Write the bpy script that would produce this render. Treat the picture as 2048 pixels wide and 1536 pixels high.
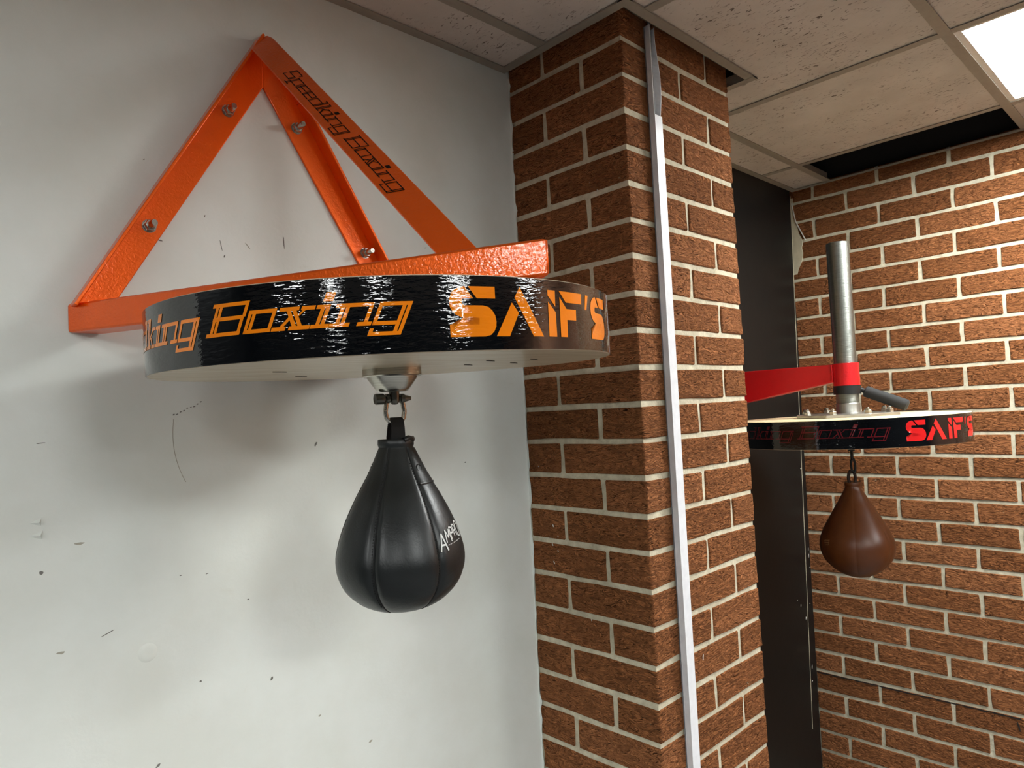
import bpy, bmesh, math, random
from mathutils import Vector, Matrix
random.seed(7)
for o in list(bpy.data.objects): bpy.data.objects.remove(o)
S = bpy.context.scene
COL = S.collection
EYE = 1.6                      # eye height: everything below is modelled relative to the eye, lifted at the end

# ------------------------------------------------------------------ camera
F_PX, YAW, PITCH, ROLL = 1390.07, 0.766077, 0.0387895, -0.0499376
cy, sy, cp, sp = math.cos(YAW), math.sin(YAW), math.cos(PITCH), math.sin(PITCH)
FW = Vector((sy*cp, cy*cp, sp)); RT = Vector((cy, -sy, 0)); UP = RT.cross(FW)
R2 = math.cos(ROLL)*RT + math.sin(ROLL)*UP
U2 = -math.sin(ROLL)*RT + math.cos(ROLL)*UP
cd = bpy.data.cameras.new('camera'); cam = bpy.data.objects.new('camera', cd); COL.objects.link(cam)
cd.sensor_fit = 'HORIZONTAL'; cd.sensor_width = 36.0; cd.lens = F_PX/2048*36.0
cd.clip_start = 0.02; cd.clip_end = 60
m = Matrix((R2, U2, -FW)).transposed().to_4x4(); m.translation = Vector((0, 0, EYE))
cam.matrix_world = m
S.camera = cam

# ------------------------------------------------------------------ world, exposure (light comes from the ceiling panels)
PANEL_EMIT = 26.0
w = bpy.data.worlds.new('world'); S.world = w; w.use_nodes = True
w.node_tree.nodes['Background'].inputs[0].default_value = (.9, .95, 1, 1)
w.node_tree.nodes['Background'].inputs[1].default_value = 0.01
S.view_settings.view_transform = 'Standard'; S.view_settings.look = 'None'
S.view_settings.gamma = 1.0; S.view_settings.use_curve_mapping = False
S.view_settings.exposure = 0.93

# ------------------------------------------------------------------ materials
def srgb(r, g, b):
    f = lambda c: (c/12.92 if c <= .04045 else ((c+.055)/1.055)**2.4)
    return (f(r/255), f(g/255), f(b/255), 1)

class NT:
    def __init__(s, name):
        s.m = bpy.data.materials.new(name); s.m.use_nodes = True
        s.t = s.m.node_tree; s.b = s.t.nodes['Principled BSDF']
    def n(s, typ, **kw):
        nd = s.t.nodes.new(typ)
        for k, v in kw.items():
            if k.startswith('i_'): nd.inputs[int(k[2:]) if k[2:].isdigit() else k[2:]].default_value = v
            else: setattr(nd, k, v)
        return nd
    def l(s, a, b): s.t.links.new(a, b)
    def coords(s, kind='Object', scale=(1, 1, 1), rand=False):
        tc = s.n('ShaderNodeTexCoord'); out = tc.outputs[kind]
        if rand:
            oi = s.n('ShaderNodeObjectInfo'); mu = s.n('ShaderNodeMath', operation='MULTIPLY'); mu.inputs[1].default_value = 37.0
            s.l(oi.outputs['Random'], mu.inputs[0])
            va = s.n('ShaderNodeVectorMath', operation='ADD'); s.l(out, va.inputs[0]); s.l(mu.outputs[0], va.inputs[1]); out = va.outputs[0]
        mp = s.n('ShaderNodeMapping'); mp.inputs['Scale'].default_value = scale; s.l(out, mp.inputs[0])
        return mp.outputs[0]
    def noise(s, vec, scale, detail=4, rough=.55, dist=0):
        nd = s.n('ShaderNodeTexNoise'); nd.inputs['Scale'].default_value = scale
        nd.inputs['Detail'].default_value = detail; nd.inputs['Roughness'].default_value = rough; nd.inputs['Distortion'].default_value = dist
        s.l(vec, nd.inputs['Vector']); return nd.outputs['Fac']
    def ramp(s, fac, stops, interp='LINEAR'):
        r = s.n('ShaderNodeValToRGB'); r.color_ramp.interpolation = interp; el = r.color_ramp.elements
        while len(el) < len(stops): el.new(.5)
        for e, (p, c) in zip(el, stops): e.position = p; e.color = c if len(c) == 4 else (*c, 1)
        s.l(fac, r.inputs[0]); return r.outputs[0]
    def mix(s, fac, a, b, mode='MIX'):
        x = s.n('ShaderNodeMix', data_type='RGBA', blend_type=mode)
        for sock, v in ((x.inputs[0], fac), (x.inputs[6], a), (x.inputs[7], b)):
            if hasattr(v, 'links'): s.l(v, sock)
            else: sock.default_value = v
        return x.outputs[2]
    def bump(s, h, strength, dist, prev=None):
        b = s.n('ShaderNodeBump'); b.inputs['Strength'].default_value = strength; b.inputs['Distance'].default_value = dist
        s.l(h, b.inputs['Height'])
        if prev: s.l(prev, b.inputs['Normal'])
        return b.outputs[0]
    def set(s, base=None, rough=None, metal=None, normal=None, spec=None, coat=None, coat_r=None, coat_n=None):
        for key, v in (('Base Color', base), ('Roughness', rough), ('Metallic', metal), ('Normal', normal), ('Specular IOR Level', spec),
                       ('Coat Weight', coat), ('Coat Roughness', coat_r), ('Coat Normal', coat_n)):
            if v is None: continue
            if hasattr(v, 'links'): s.l(v, s.b.inputs[key])
            else: s.b.inputs[key].default_value = v
        return s.m

def m_plain(name, col, rough=.5, metal=0, spec=None, bump=None):
    t = NT(name); v = t.coords()
    nz = t.noise(v, 60, 3)
    base = t.mix(t.ramp(nz, [(.3, (0, 0, 0)), (.7, (1, 1, 1))]), tuple(c*.9 for c in col[:3])+(1,), col)
    nm = t.bump(t.noise(v, bump[0], 3), bump[1], bump[2]) if bump else None
    return t.set(base=base, rough=rough, metal=metal, spec=spec, normal=nm)

def m_wall():
    t = NT('white_paint'); v = t.coords()
    stain = t.ramp(t.noise(v, 5, 5, .6), [(.35, srgb(218, 221, 214)), (.62, srgb(225, 229, 224))])
    dirt = t.ramp(t.noise(v, 14, 6, .65, .6), [(.66, (0, 0, 0)), (.82, (.28, .28, .28))])
    base = t.mix(dirt, stain, srgb(196, 191, 172))
    nm = t.bump(t.noise(v, 160, 3), .10, .002, t.bump(t.noise(v, 22, 3), .12, .004))
    return t.set(base=base, rough=.42, spec=.4, normal=nm)

def m_brick():
    t = NT('brick_face'); v0 = t.coords(rand=True)
    v = t.coords(scale=(.62, .62, 1.7), rand=True)
    oi = t.n('ShaderNodeObjectInfo')
    tone = t.ramp(oi.outputs['Random'], [(0, srgb(152, 96, 58)), (.5, srgb(166, 106, 66)), (1, srgb(177, 115, 74))])
    fine = t.ramp(t.noise(v0, 70, 5, .7), [(.3, (.80, .78, .76)), (.7, (1.12, 1.12, 1.11))])
    base = t.mix(1.0, tone, fine, 'MULTIPLY')
    speck = t.ramp(t.noise(v0, 60, 2, .5), [(.765, (0, 0, 0)), (.80, (.7, .7, .7))])
    base = t.mix(speck, base, srgb(190, 166, 134))
    rg = t.n('ShaderNodeTexNoise', noise_type='RIDGED_MULTIFRACTAL'); rg.inputs['Scale'].default_value = 48; rg.inputs['Detail'].default_value = 3
    rg.inputs['Distortion'].default_value = 1.2; t.l(v, rg.inputs['Vector'])
    h2 = t.noise(v, 46, 4, .6, 2.2)
    nm = t.bump(rg.outputs['Fac'], .8, .012, t.bump(h2, 1.0, .045))
    return t.set(base=base, rough=.9, spec=.12, normal=nm)

def m_mortar():
    t = NT('mortar'); v = t.coords()
    base = t.ramp(t.noise(v, 45, 5, .65), [(.25, srgb(168, 158, 136)), (.7, srgb(212, 204, 180))])
    return t.set(base=base, rough=.95, spec=.1, normal=t.bump(t.noise(v, 130, 5, .6), .6, .004))

def m_brickfar():
    t = NT('brick_far'); tc = t.n('ShaderNodeTexCoord'); mp = t.n('ShaderNodeMapping'); t.l(tc.outputs['Object'], mp.inputs[0])
    mp.inputs['Rotation'].default_value = (0, math.radians(90), math.radians(90))
    b = t.n('ShaderNodeTexBrick'); t.l(mp.outputs[0], b.inputs[0])
    b.inputs['Color1'].default_value = srgb(140, 83, 54); b.inputs['Color2'].default_value = srgb(150, 92, 60); b.inputs['Mortar'].default_value = srgb(200, 192, 168)
    b.inputs['Scale'].default_value = 1; b.inputs['Brick Width'].default_value = .2285; b.inputs['Row Height'].default_value = .075; b.inputs['Mortar Size'].default_value = .005
    return t.set(base=b.outputs[0], rough=.9, spec=.1)

def m_tile():
    t = NT('ceiling_tile'); v = t.coords(rand=True)
    v2 = t.coords(scale=(1, .38, 1), rand=True)
    base = t.ramp(t.noise(v, 7, 4, .6), [(.3, srgb(188, 180, 170)), (.7, srgb(204, 197, 188))])
    pit = t.ramp(t.noise(v2, 170, 3, .55, 1.0), [(.60, (0, 0, 0)), (.655, (1, 1, 1))])
    patch = t.ramp(t.noise(v, 11, 4, .6), [(.40, (.02, .02, .02)), (.58, (1, 1, 1))])
    pit = t.mix(1.0, pit, patch, 'MULTIPLY')
    base = t.mix(pit, base, srgb(104, 94, 84))
    inv = t.n('ShaderNodeInvert'); t.l(pit, inv.inputs[1])
    return t.set(base=base, rough=.95, spec=.1, normal=t.bump(inv.outputs[0], .5, .002))

def m_ceilfar():
    t = NT('ceiling_far'); tc = t.n('ShaderNodeTexCoord'); mp = t.n('ShaderNodeMapping'); t.l(tc.outputs['Object'], mp.inputs[0])
    b = t.n('ShaderNodeTexBrick', offset=0.0); t.l(mp.outputs[0], b.inputs[0])
    b.inputs['Color1'].default_value = srgb(205, 193, 180); b.inputs['Color2'].default_value = srgb(202, 190, 177); b.inputs['Mortar'].default_value = srgb(175, 166, 152)
    b.inputs['Scale'].default_value = 1; b.inputs['Brick Width'].default_value = .6; b.inputs['Row Height'].default_value = .6; b.inputs['Mortar Size'].default_value = .012
    return t.set(base=b.outputs[0], rough=.95, spec=.1)

def m_powder(name, col, metal=0.0, h_amt=.0007):
    t = NT(name); v = t.coords()
    nz = t.noise(v, 30, 3)
    base = t.mix(t.ramp(nz, [(.3, (0, 0, 0)), (.75, (1, 1, 1))]), tuple(c*.93 for c in col[:3])+(1,), col)
    h = t.noise(v, 230, 2, .45, .6)
    nm = t.bump(h, .8, h_amt); nc = t.bump(h, .8, h_amt*.6)
    return t.set(base=base, rough=.36, spec=.35, metal=metal, normal=nm, coat=.45, coat_r=.05, coat_n=nc)

def m_varnish(name, col, rough=.025):
    t = NT(name); uv = t.n('ShaderNodeUVMap'); uv.uv_map = 'UVMap'
    def mp(sc):
        q = t.n('ShaderNodeMapping'); q.inputs['Scale'].default_value = sc; t.l(uv.outputs[0], q.inputs[0]); return q.outputs[0]
    h1 = t.noise(mp((.26, 1.0, 1)), 300, 3, .5, .5)
    h2 = t.noise(mp((.5, 1.0, 1)), 160, 2, .5)
    patch = t.ramp(t.noise(mp((1, 1, 1)), 16, 2), [(.35, (.35, .35, .35)), (.65, (1, 1, 1))])
    h = t.mix(1.0, h1, patch, 'MULTIPLY')
    nm = t.bump(h, 1.0, .00034, t.bump(h2, 1.0, .00020))
    return t.set(base=col, rough=rough, spec=.8, normal=nm)

def m_wood(name, a, b, rough=.45, sc=(1, 9, 9)):
    t = NT(name); v = t.coords(scale=sc)
    base = t.ramp(t.noise(v, 9, 5, .6, .4), [(.3, a), (.68, b)])
    return t.set(base=base, rough=rough, spec=.4, normal=t.bump(t.noise(v, 30, 3), .08, .001))

def m_leather(name, a, b, rough, bumps=.35):
    t = NT(name); v = t.coords(rand=True)
    base = t.ramp(t.noise(v, 25, 4, .6), [(.3, a), (.7, b)])
    h = t.noise(v, 420, 3, .6)
    cr = t.noise(v, 60, 4, .6, .8)
    nm = t.bump(h, bumps*.6, .0006, t.bump(cr, bumps, .0012))
    return t.set(base=base, rough=rough, spec=.45, normal=nm)

def m_steel(name, col, rough=.3, brush=(1, 1, 60), amt=.15):
    t = NT(name); v = t.coords(scale=brush)
    nz = t.noise(v, 12, 4, .6)
    base = t.ramp(nz, [(.3, tuple(c*.72 for c in col[:3])), (.7, col)])
    return t.set(base=base, rough=rough, metal=1.0, normal=t.bump(nz, amt, .001))

def m_emit(name, strength):
    t = NT(name); e = t.n('ShaderNodeEmission'); e.inputs[0].default_value = (.965, 1.0, .985, 1); e.inputs[1].default_value = strength
    t.l(e.outputs[0], t.t.nodes['Material Output'].inputs[0]); return t.m

M = dict(
    wall=m_wall(), brick=m_brick(), mortar=m_mortar(), brickfar=m_brickfar(), tile=m_tile(), ceilfar=m_ceilfar(),
    black_wall=m_plain('black_paint', srgb(16, 17, 17), .42, spec=.35, bump=(25, .1, .003)),
    plaster=m_plain('bare_plaster', srgb(186, 176, 150), .9, bump=(60, .4, .003)),
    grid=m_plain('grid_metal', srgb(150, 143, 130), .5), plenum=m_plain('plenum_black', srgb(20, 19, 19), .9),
    floor=m_plain('rubber_floor', srgb(112, 112, 112), .7, bump=(120, .2, .002)),
    grey_wall=m_plain('grey_paint', srgb(62, 62, 62), .7), frame=m_plain('light_frame', srgb(226, 222, 214), .4),
    emit=m_emit('light_diffuser', PANEL_EMIT),
    pvc=m_plain('white_pvc', srgb(226, 228, 232), .35), cable=m_plain('grey_cable', srgb(120, 122, 122), .5),
    orange=m_powder('orange_powder_coat', (.93, .125, .003, 1), .5),
    red=m_powder('red_powder_coat', srgb(205, 20, 26), .2),
    band=m_varnish('black_band', srgb(9, 11, 14)), orange_print=m_varnish('orange_print', srgb(248, 136, 20)),
    red_print=m_varnish('red_print', srgb(214, 34, 34)), dark_red_print=m_varnish('dark_red_print', srgb(98, 26, 32)),
    black_print=m_plain('black_print', srgb(20, 11, 8), .6, spec=.2),
    beech=m_wood('beech_ply', srgb(190, 172, 146), srgb(212, 196, 170), .24), beech2=m_wood('pale_ply', srgb(222, 196, 150), srgb(236, 214, 176), .4),
    steel=m_steel('bright_steel', srgb(205, 202, 192), .22), zinc=m_steel('zinc_steel', srgb(176, 174, 166), .40, (1, 1, 1)),
    darksteel=m_steel('dark_steel', srgb(120, 118, 110), .35, (1, 1, 1)),
    pipe=m_steel('turned_pipe', srgb(138, 140, 134), .38, (2, 2, 60), .9), blacksteel=m_plain('black_steel', srgb(24, 24, 25), .35),
    grip=m_plain('grey_grip', srgb(50, 50, 50), .8, spec=.2), bag=m_leather('black_leather', srgb(17, 20, 21), srgb(26, 30, 31), .36),
    web=m_plain('black_webbing', srgb(14, 14, 14), .7), loop=m_plain('dark_brown_loop', srgb(46, 26, 16), .6), brown=m_leather('brown_leather', srgb(86, 44, 15), srgb(100, 53, 20), .36, .12),
    white_print=m_plain('white_print', srgb(205, 208, 206), .5), tan_print=m_plain('tan_print', srgb(158, 118, 80), .5),
    thread=m_plain('dark_thread', srgb(9, 9, 9), .8), scuff=m_plain('scuff', srgb(118, 116, 110), .8), pale_scuff=m_plain('pale_scuff', srgb(168, 164, 150), .7),
    chip=m_plain('paint_chip', srgb(206, 202, 192), .7), crack=m_plain('crack_dark', srgb(30, 20, 14), .9),
)

# ------------------------------------------------------------------ mesh helpers
ORG = {}
def finish(name, bm, mat, parent=None, smooth=None, bevel=0, seg=2, keep=False):
    """bm is in eye-centred coordinates; the part is stored relative to the origin of its thing."""
    if not keep: bmesh.ops.recalc_face_normals(bm, faces=bm.faces)
    off = ORG.get(parent, Vector((0, 0, 0))) if parent else Vector((0, 0, 0))
    bmesh.ops.translate(bm, vec=-off, verts=bm.verts)
    me = bpy.data.meshes.new(name); bm.to_mesh(me); bm.free()
    me.materials.append(M[mat] if isinstance(mat, str) else mat)
    if smooth is not None:
        for p in me.polygons: p.use_smooth = True
        me.set_sharp_from_angle(angle=math.radians(smooth))
    o = bpy.data.objects.new(name, me); COL.objects.link(o)
    if parent: o.parent = parent
    ORG[o] = off
    if bevel:
        md = o.modifiers.new('bevel', 'BEVEL'); md.width = bevel; md.segments = seg; md.limit_method = 'ANGLE'; md.angle_limit = math.radians(40)
        md.harden_normals = False
        for p in me.polygons: p.use_smooth = True
        me.set_sharp_from_angle(angle=math.radians(35))
    return o
def tag(o, label, cat, group=None, kind=None):
    o['label'] = label
    if cat: o['category'] = cat
    if group: o['group'] = group
    if kind: o['kind'] = kind
    return o
def thing(name, loc, label, cat, group=None, kind=None):
    o = bpy.data.objects.new(name, None); COL.objects.link(o); o.empty_display_size = .05
    o.location = loc; ORG[o] = Vector(loc); return tag(o, label, cat, group, kind)
def box(bm, a, b):
    vs = [bm.verts.new((x, y, z)) for z in (a[2], b[2]) for y in (a[1], b[1]) for x in (a[0], b[0])]
    for f in ((0, 2, 3, 1), (4, 5, 7, 6), (0, 1, 5, 4), (2, 6, 7, 3), (0, 4, 6, 2), (1, 3, 7, 5)): bm.faces.new([vs[i] for i in f])
    return bm
def nbox(a, b): return box(bmesh.new(), a, b)
def prism(poly, direction, bm=None):
    bm = bm or bmesh.new(); d = Vector(direction)
    a = [bm.verts.new(Vector(p)) for p in poly]; b = [bm.verts.new(Vector(p)+d) for p in poly]
    bm.faces.new(a); bm.faces.new(b[::-1]); n = len(a)
    for i in range(n): bm.faces.new((a[i], b[i], b[(i+1) % n], a[(i+1) % n]))
    return bm
def hexa(lo, hi):
    """solid from two quads of four points"""
    bm = bmesh.new(); a = [bm.verts.new(p) for p in lo]; b = [bm.verts.new(p) for p in hi]
    bm.faces.new(a); bm.faces.new(b[::-1])
    for i in range(4): bm.faces.new((a[i], b[i], b[(i+1) % 4], a[(i+1) % 4]))
    return bm
def frame_of(axis):
    n = Vector(axis).normalized(); t = Vector((0, 0, 1)) if abs(n.z) < .9 else Vector((1, 0, 0))
    e1 = t.cross(n).normalized(); return e1, n.cross(e1), n
def lathe(prof, c, axis=(0, 0, 1), n=48, bm=None, closed=True):
    """profile of (radius, height along axis)"""
    bm = bm or bmesh.new(); e1, e2, ax = frame_of(axis); c = Vector(c); rings = []
    for r, h in prof:
        if r < 1e-6: rings.append([bm.verts.new(c+ax*h)]); continue
        rings.append([bm.verts.new(c+ax*h+r*(math.cos(2*math.pi*i/n)*e1+math.sin(2*math.pi*i/n)*e2)) for i in range(n)])
    for A, B in zip(rings, rings[1:]):
        for i in range(n):
            j = (i+1) % n
            if len(A) == 1 and len(B) == 1: continue
            if len(A) == 1: bm.faces.new((A[0], B[j], B[i]))
            elif len(B) == 1: bm.faces.new((A[i], A[j], B[0]))
            else: bm.faces.new((A[i], A[j], B[j], B[i]))
    if closed:
        for rg in (rings[0], rings[-1]):
            if len(rg) > 1: bm.faces.new(rg)
    return bm
def rod(a, b, r, n=20, bm=None, r2=None):
    a = Vector(a); b = Vector(b); return lathe([(r, 0), (r2 or r, (b-a).length)], a, b-a, n, bm)
def tube(path, r, n=10, bm=None, closed=False):
    bm = bm or bmesh.new(); P = [Vector(p) for p in path]; rings = []; N = len(P); ref = None
    for i, p in enumerate(P):
        t = (P[(i+1) % N]-P[i-1]) if closed else (P[min(i+1, N-1)]-P[max(i-1, 0)])
        t.normalize()
        if ref is None: ref = frame_of(t)[0]
        ref = (ref-t*ref.dot(t)).normalized(); e2 = t.cross(ref)
        rings.append([bm.verts.new(p+r*(math.cos(2*math.pi*k/n)*ref+math.sin(2*math.pi*k/n)*e2)) for k in range(n)])
    prs = list(zip(rings, rings[1:])) + ([(rings[-1], rings[0])] if closed else [])
    for A, B in prs:
        for k in range(n): bm.faces.new((A[k], A[(k+1) % n], B[(k+1) % n], B[k]))
    if not closed: bm.faces.new(rings[0]); bm.faces.new(rings[-1][::-1])
    return bm

# ------------------------------------------------------------------ main dimensions (metres, eye at the origin)
CX0, CY0, CX1 = 1.1493, .8244, 1.582       # brick column: corner and right edge
WY = 1.155                                  # plane of the white / black wall
RX = 2.68                                   # brick wall on the right
CEIL = .801
Z0 = .7518; COURSE = .075                   # first bed joint under the ceiling
FLOOR = -EYE
XL, YB = -5.6, -5.6                         # far ends of the room behind the eye

# ------------------------------------------------------------------ setting: floor, walls
o = finish('floor', nbox((XL-.2, YB-.2, FLOOR-.1), (RX+.2, WY+.3, FLOOR)), 'floor'); tag(o, 'dark grey rubber gym floor', 'floor', kind='structure')
WEND = -.37
wall_left = finish('wall_left', nbox((WEND, WY, FLOOR), (CX0+.06, WY+.12, CEIL+.3)), 'wall')
tag(wall_left, 'scuffed white painted wall carrying the orange bracket', 'wall', kind='structure')
o = finish('wall_far_left', nbox((XL-.2, WY, FLOOR), (WEND, WY+.12, CEIL+.3)), 'black_wall'); tag(o, 'black painted wall continuing left of the white wall', 'wall', kind='structure')
o = finish('wall_side', nbox((XL-.2, YB, FLOOR), (XL, WY, CEIL+.3)), 'grey_wall'); tag(o, 'grey painted side wall of the gym', 'wall', kind='structure')
o = finish('wall_back', nbox((XL-.2, YB-.2, FLOOR), (RX+.2, YB, CEIL+.3)), 'grey_wall'); tag(o, 'grey painted back wall of the gym', 'wall', kind='structure')
# black painted board between column and brick wall, right edge leaning
bm = hexa([(CX1-.3, WY, FLOOR), (2.609, WY, FLOOR), (2.609, WY+.014, FLOOR), (CX1-.3, WY+.014, FLOOR)],
          [(CX1-.3, WY, CEIL+.3), (2.664, WY, CEIL+.3), (2.664, WY+.014, CEIL+.3), (CX1-.3, WY+.014, CEIL+.3)])
wall_black = finish('wall_centre', bm, 'black_wall'); tag(wall_black, 'glossy black painted board wall between brick column and brick wall', 'wall', kind='structure')
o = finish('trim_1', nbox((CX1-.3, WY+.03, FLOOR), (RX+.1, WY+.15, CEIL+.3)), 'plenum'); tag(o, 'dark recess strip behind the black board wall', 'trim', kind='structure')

# ------------------------------------------------------------------ bricks
BRK = {}
def brick_mesh(L, D, H, var):
    key = (round(L, 4), round(D, 4), round(H, 4), var)
    if key in BRK: return BRK[key]
    rnd = random.Random(hash(key) & 0xffff); bm = bmesh.new(); nx, ny, nz = (3, 1, 2) if L > .15 else (2, 1, 2)
    G = {}
    for i in range(nx+1):
        for j in range(ny+1):
            for k in range(nz+1):
                if 0 < i < nx and 0 < j < ny and 0 < k < nz: continue
                j_ = lambda a: rnd.uniform(-a, a)
                G[i, j, k] = bm.verts.new((-L/2+L*i/nx+j_(.0017), -D/2+D*j/ny+j_(.0012), -H/2+H*k/nz+j_(.0015)))
    def q(*k): bm.faces.new([G[a] for a in k])
    for i in range(nx):
        for k in range(nz):
            for j in (0, ny): q((i, j, k), (i+1, j, k), (i+1, j, k+1), (i, j, k+1))
        for j in range(ny):
            for k in (0, nz): q((i, j, k), (i+1, j, k), (i+1, j+1, k), (i, j+1, k))
    for j in range(ny):
        for k in range(nz):
            for i in (0, nx): q((i, j, k), (i, j+1, k), (i, j+1, k+1), (i, j, k+1))
    bmesh.ops.recalc_face_normals(bm, faces=bm.faces)
    bmesh.ops.bevel(bm, geom=[e for e in bm.edges if e.calc_face_angle(0) > 1.0], offset=.0022, segments=1, affect='EDGES')
    me = bpy.data.meshes.new('brick'); bm.to_mesh(me); bm.free(); me.materials.append(M['brick'])
    BRK[key] = me; return me
def brick(parent, x0, x1, y0, y1, z0, z1, along):
    c = Vector(((x0+x1)/2, (y0+y1)/2, (z0+z1)/2))
    L, D = (x1-x0, y1-y0) if along == 'x' else (y1-y0, x1-x0)
    o = bpy.data.objects.new('brick', brick_mesh(L, D, z1-z0, random.randrange(5))); COL.objects.link(o); o.parent = parent
    o.location = c-ORG[parent] + Vector((random.uniform(-.0008, .0008), random.uniform(-.0008, .0008), 0))
    if along == 'y': o.rotation_euler.z = math.pi/2
    return o

J = .0060   # half joint
REC = .0035
column = finish('wall_column', nbox((CX0+REC, CY0+REC, FLOOR), (CX1-REC, WY+.02, CEIL+.3)), 'mortar')
tag(column, 'square brown brick column with pale mortar beside the white wall', 'column', kind='structure')
k = -2
while True:
    zt = Z0-COURSE*k - J*.95; zb = Z0-COURSE*(k+1) + J*.95
    if zb < FLOOR: break
    if k % 2:      # header on the right face at the corner
        brick(column, CX0, 1.254, CY0, 1.047-J, zb, zt, 'y'); brick(column, CX0, 1.25, 1.047+J, WY-.002, zb, zt, 'x')
        brick(column, 1.264, 1.480-J, CY0, .928, zb, zt, 'x'); brick(column, 1.480+J, CX1, CY0, 1.04, zb, zt, 'y')
    else:
        brick(column, CX0, 1.3655-J, CY0, .9345-J, zb, zt, 'x'); brick(column, CX0, 1.254, .9345+J, WY-.002, zb, zt, 'y')
        brick(column, 1.3655+J, CX1, CY0, .928, zb, zt, 'x')
    k += 1

Y_SPLIT = -.30
wall_right = finish('wall_right', nbox((RX+REC, Y_SPLIT, FLOOR), (RX+.2, WY+.12, CEIL+.3)), 'mortar')
tag(wall_right, 'brown brick wall with pale mortar joints at the right', 'wall', kind='structure')
PIT = .2285
for k in range(-1, 30):
    zt = Z0-COURSE*k - J*.95; zb = max(Z0-COURSE*(k+1) + J*.95, FLOOR)
    y = .957 if k % 2 == 0 else 1.0765
    ys = [WY+.033]
    while y > Y_SPLIT: ys.append(y + random.uniform(-.003, .003)); y -= PIT
    ys.append(Y_SPLIT)
    for a, b in zip(ys, ys[1:]):
        if a-b > .03: brick(wall_right, RX, RX+.1, b+J, a-J, zb, zt, 'y')
o = finish('brick_infill', nbox((RX-.0, YB, FLOOR), (RX+.2, Y_SPLIT, CEIL+.3)), 'brickfar', wall_right)

# ------------------------------------------------------------------ ceiling: tiles, grid bars, edge trims, void
OX0, OX1, OY0 = 1.137, 1.634, .803          # opening round the column
GX = [-1.2, -.6, 0, .6, 1.188, 1.800, 2.400, RX]
GY = [-1.4, -.8, -.2, .404, 1.010, WY]
ceiling = finish('ceiling', nbox((XL, YB, CEIL+.004), (RX, GY[0], CEIL+.02)), 'ceilfar')
tag(ceiling, 'suspended ceiling of worn fissured tiles in a metal grid', 'ceiling', kind='structure')
finish('ceiling_infill', nbox((XL, GY[0], CEIL+.004), (GX[0], WY, CEIL+.02)), 'ceilfar', ceiling)
finish('roof_deck', nbox((XL, YB, CEIL+.30), (RX+.2, WY+.12, CEIL+.4)), 'plenum', ceiling)
finish('void_shade_sheet', nbox((RX-.002, YB, CEIL+.012), (RX+.001, WY+.02, CEIL+.3)), 'plenum', ceiling)  # added dark sheet over the wall top, stands in for the void's shade
LIGHTS = [(2.1, .102), (-2.1, .1), (2.1, -1.7), (.3, -1.7), (-1.5, -1.7), (-3.3, -1.7), (.3, -3.5)]
def tile(poly, dz):
    return finish('ceiling_tile', prism([(x, y, CEIL+.0025+dz) for x, y in poly], (0, 0, .014)), 'tile', ceiling)
g = .004
for i in range(len(GX)-1):
    for j in range(len(GY)-1):
        x0, x1, y0, y1 = GX[i]+g, GX[i+1]-g, GY[j]+g, GY[j+1]-g
        if (i, j) == (5, 2): continue            # light panel A
        if (i, j) == (6, 3): continue            # missing tile, open void
        dz = random.uniform(0, .0012)
        ix0, ix1, iy0 = OX0-.018, OX1+.018, OY0-.018
        if x1 <= ix0 or x0 >= ix1 or y1 <= iy0: tile([(x0, y0), (x1, y0), (x1, y1), (x0, y1)], dz); continue
        if x0 < ix0 and y0 < iy0: tile([(x0, y0), (x1, y0), (x1, iy0), (ix0, iy0), (ix0, y1), (x0, y1)], dz)
        elif x0 < ix0: tile([(x0, y0), (ix0, y0), (ix0, y1), (x0, y1)], dz)
        elif y0 < iy0: tile([(x0, y0), (x1, y0), (x1, y1), (ix1, y1), (ix1, iy0), (x0, iy0)], dz)
        elif x1 > ix1: tile([(ix1, y0), (x1, y0), (x1, y1), (ix1, y1)], dz)
def bar(a, b, wdt=.012):
    bm = bmesh.new(); (x0, y0), (x1, y1) = a, b
    if x0 == x1: box(bm, (x0-wdt, y0, CEIL), (x0+wdt, y1, CEIL+.0018)); box(bm, (x0-.001, y0, CEIL+.0018), (x0+.001, y1, CEIL+.03))
    else: box(bm, (x0, y0-wdt, CEIL-.0004), (x1, y0+wdt, CEIL+.0018)); box(bm, (x0, y0-.001, CEIL+.0018), (x1, y0+.001, CEIL+.03))
    return finish('grid_bar', bm, 'grid', ceiling)
for x in GX[1:-1]:
    ye = (OY0-.022) if x == 1.188 else WY-.022
    bar((x, GY[0]), (x, ye))
for y in GY[1:-1]:
    if y == 1.010: bar((GX[0], y), (OX0-.022, y)); bar((OX1+.022, y), (RX-.02, y))
    else: bar((GX[0], y), (RX-.02, y))
TN = [0]
def trim(a, b):
    TN[0] += 1; bm = bmesh.new(); box(bm, (a[0], a[1], CEIL-.0006-.0003*TN[0]), (b[0], b[1], CEIL+.0015)); return bm
bm = trim((XL, WY-.022), (OX0, WY)); box(bm, (XL, WY-.0015, CEIL), (OX0, WY, CEIL+.022)); finish('edge_trim', bm, 'grid', ceiling)
bm = trim((OX1+.022, WY-.022), (RX, WY)); finish('edge_trim', bm, 'grid', ceiling)
bm = trim((RX-.020, YB), (RX, WY)); finish('edge_trim', bm, 'grid', ceiling)
bm = trim((OX0-.022, OY0-.022), (OX0, WY-.02)); box(bm, (OX0-.0015, OY0, CEIL), (OX0, WY, CEIL+.022)); finish('edge_trim', bm, 'grid', ceiling)
bm = trim((OX0-.022, OY0-.022), (OX1+.022, OY0)); box(bm, (OX0, OY0-.0015, CEIL), (OX1, OY0, CEIL+.022)); finish('edge_trim', bm, 'grid', ceiling)
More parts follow.
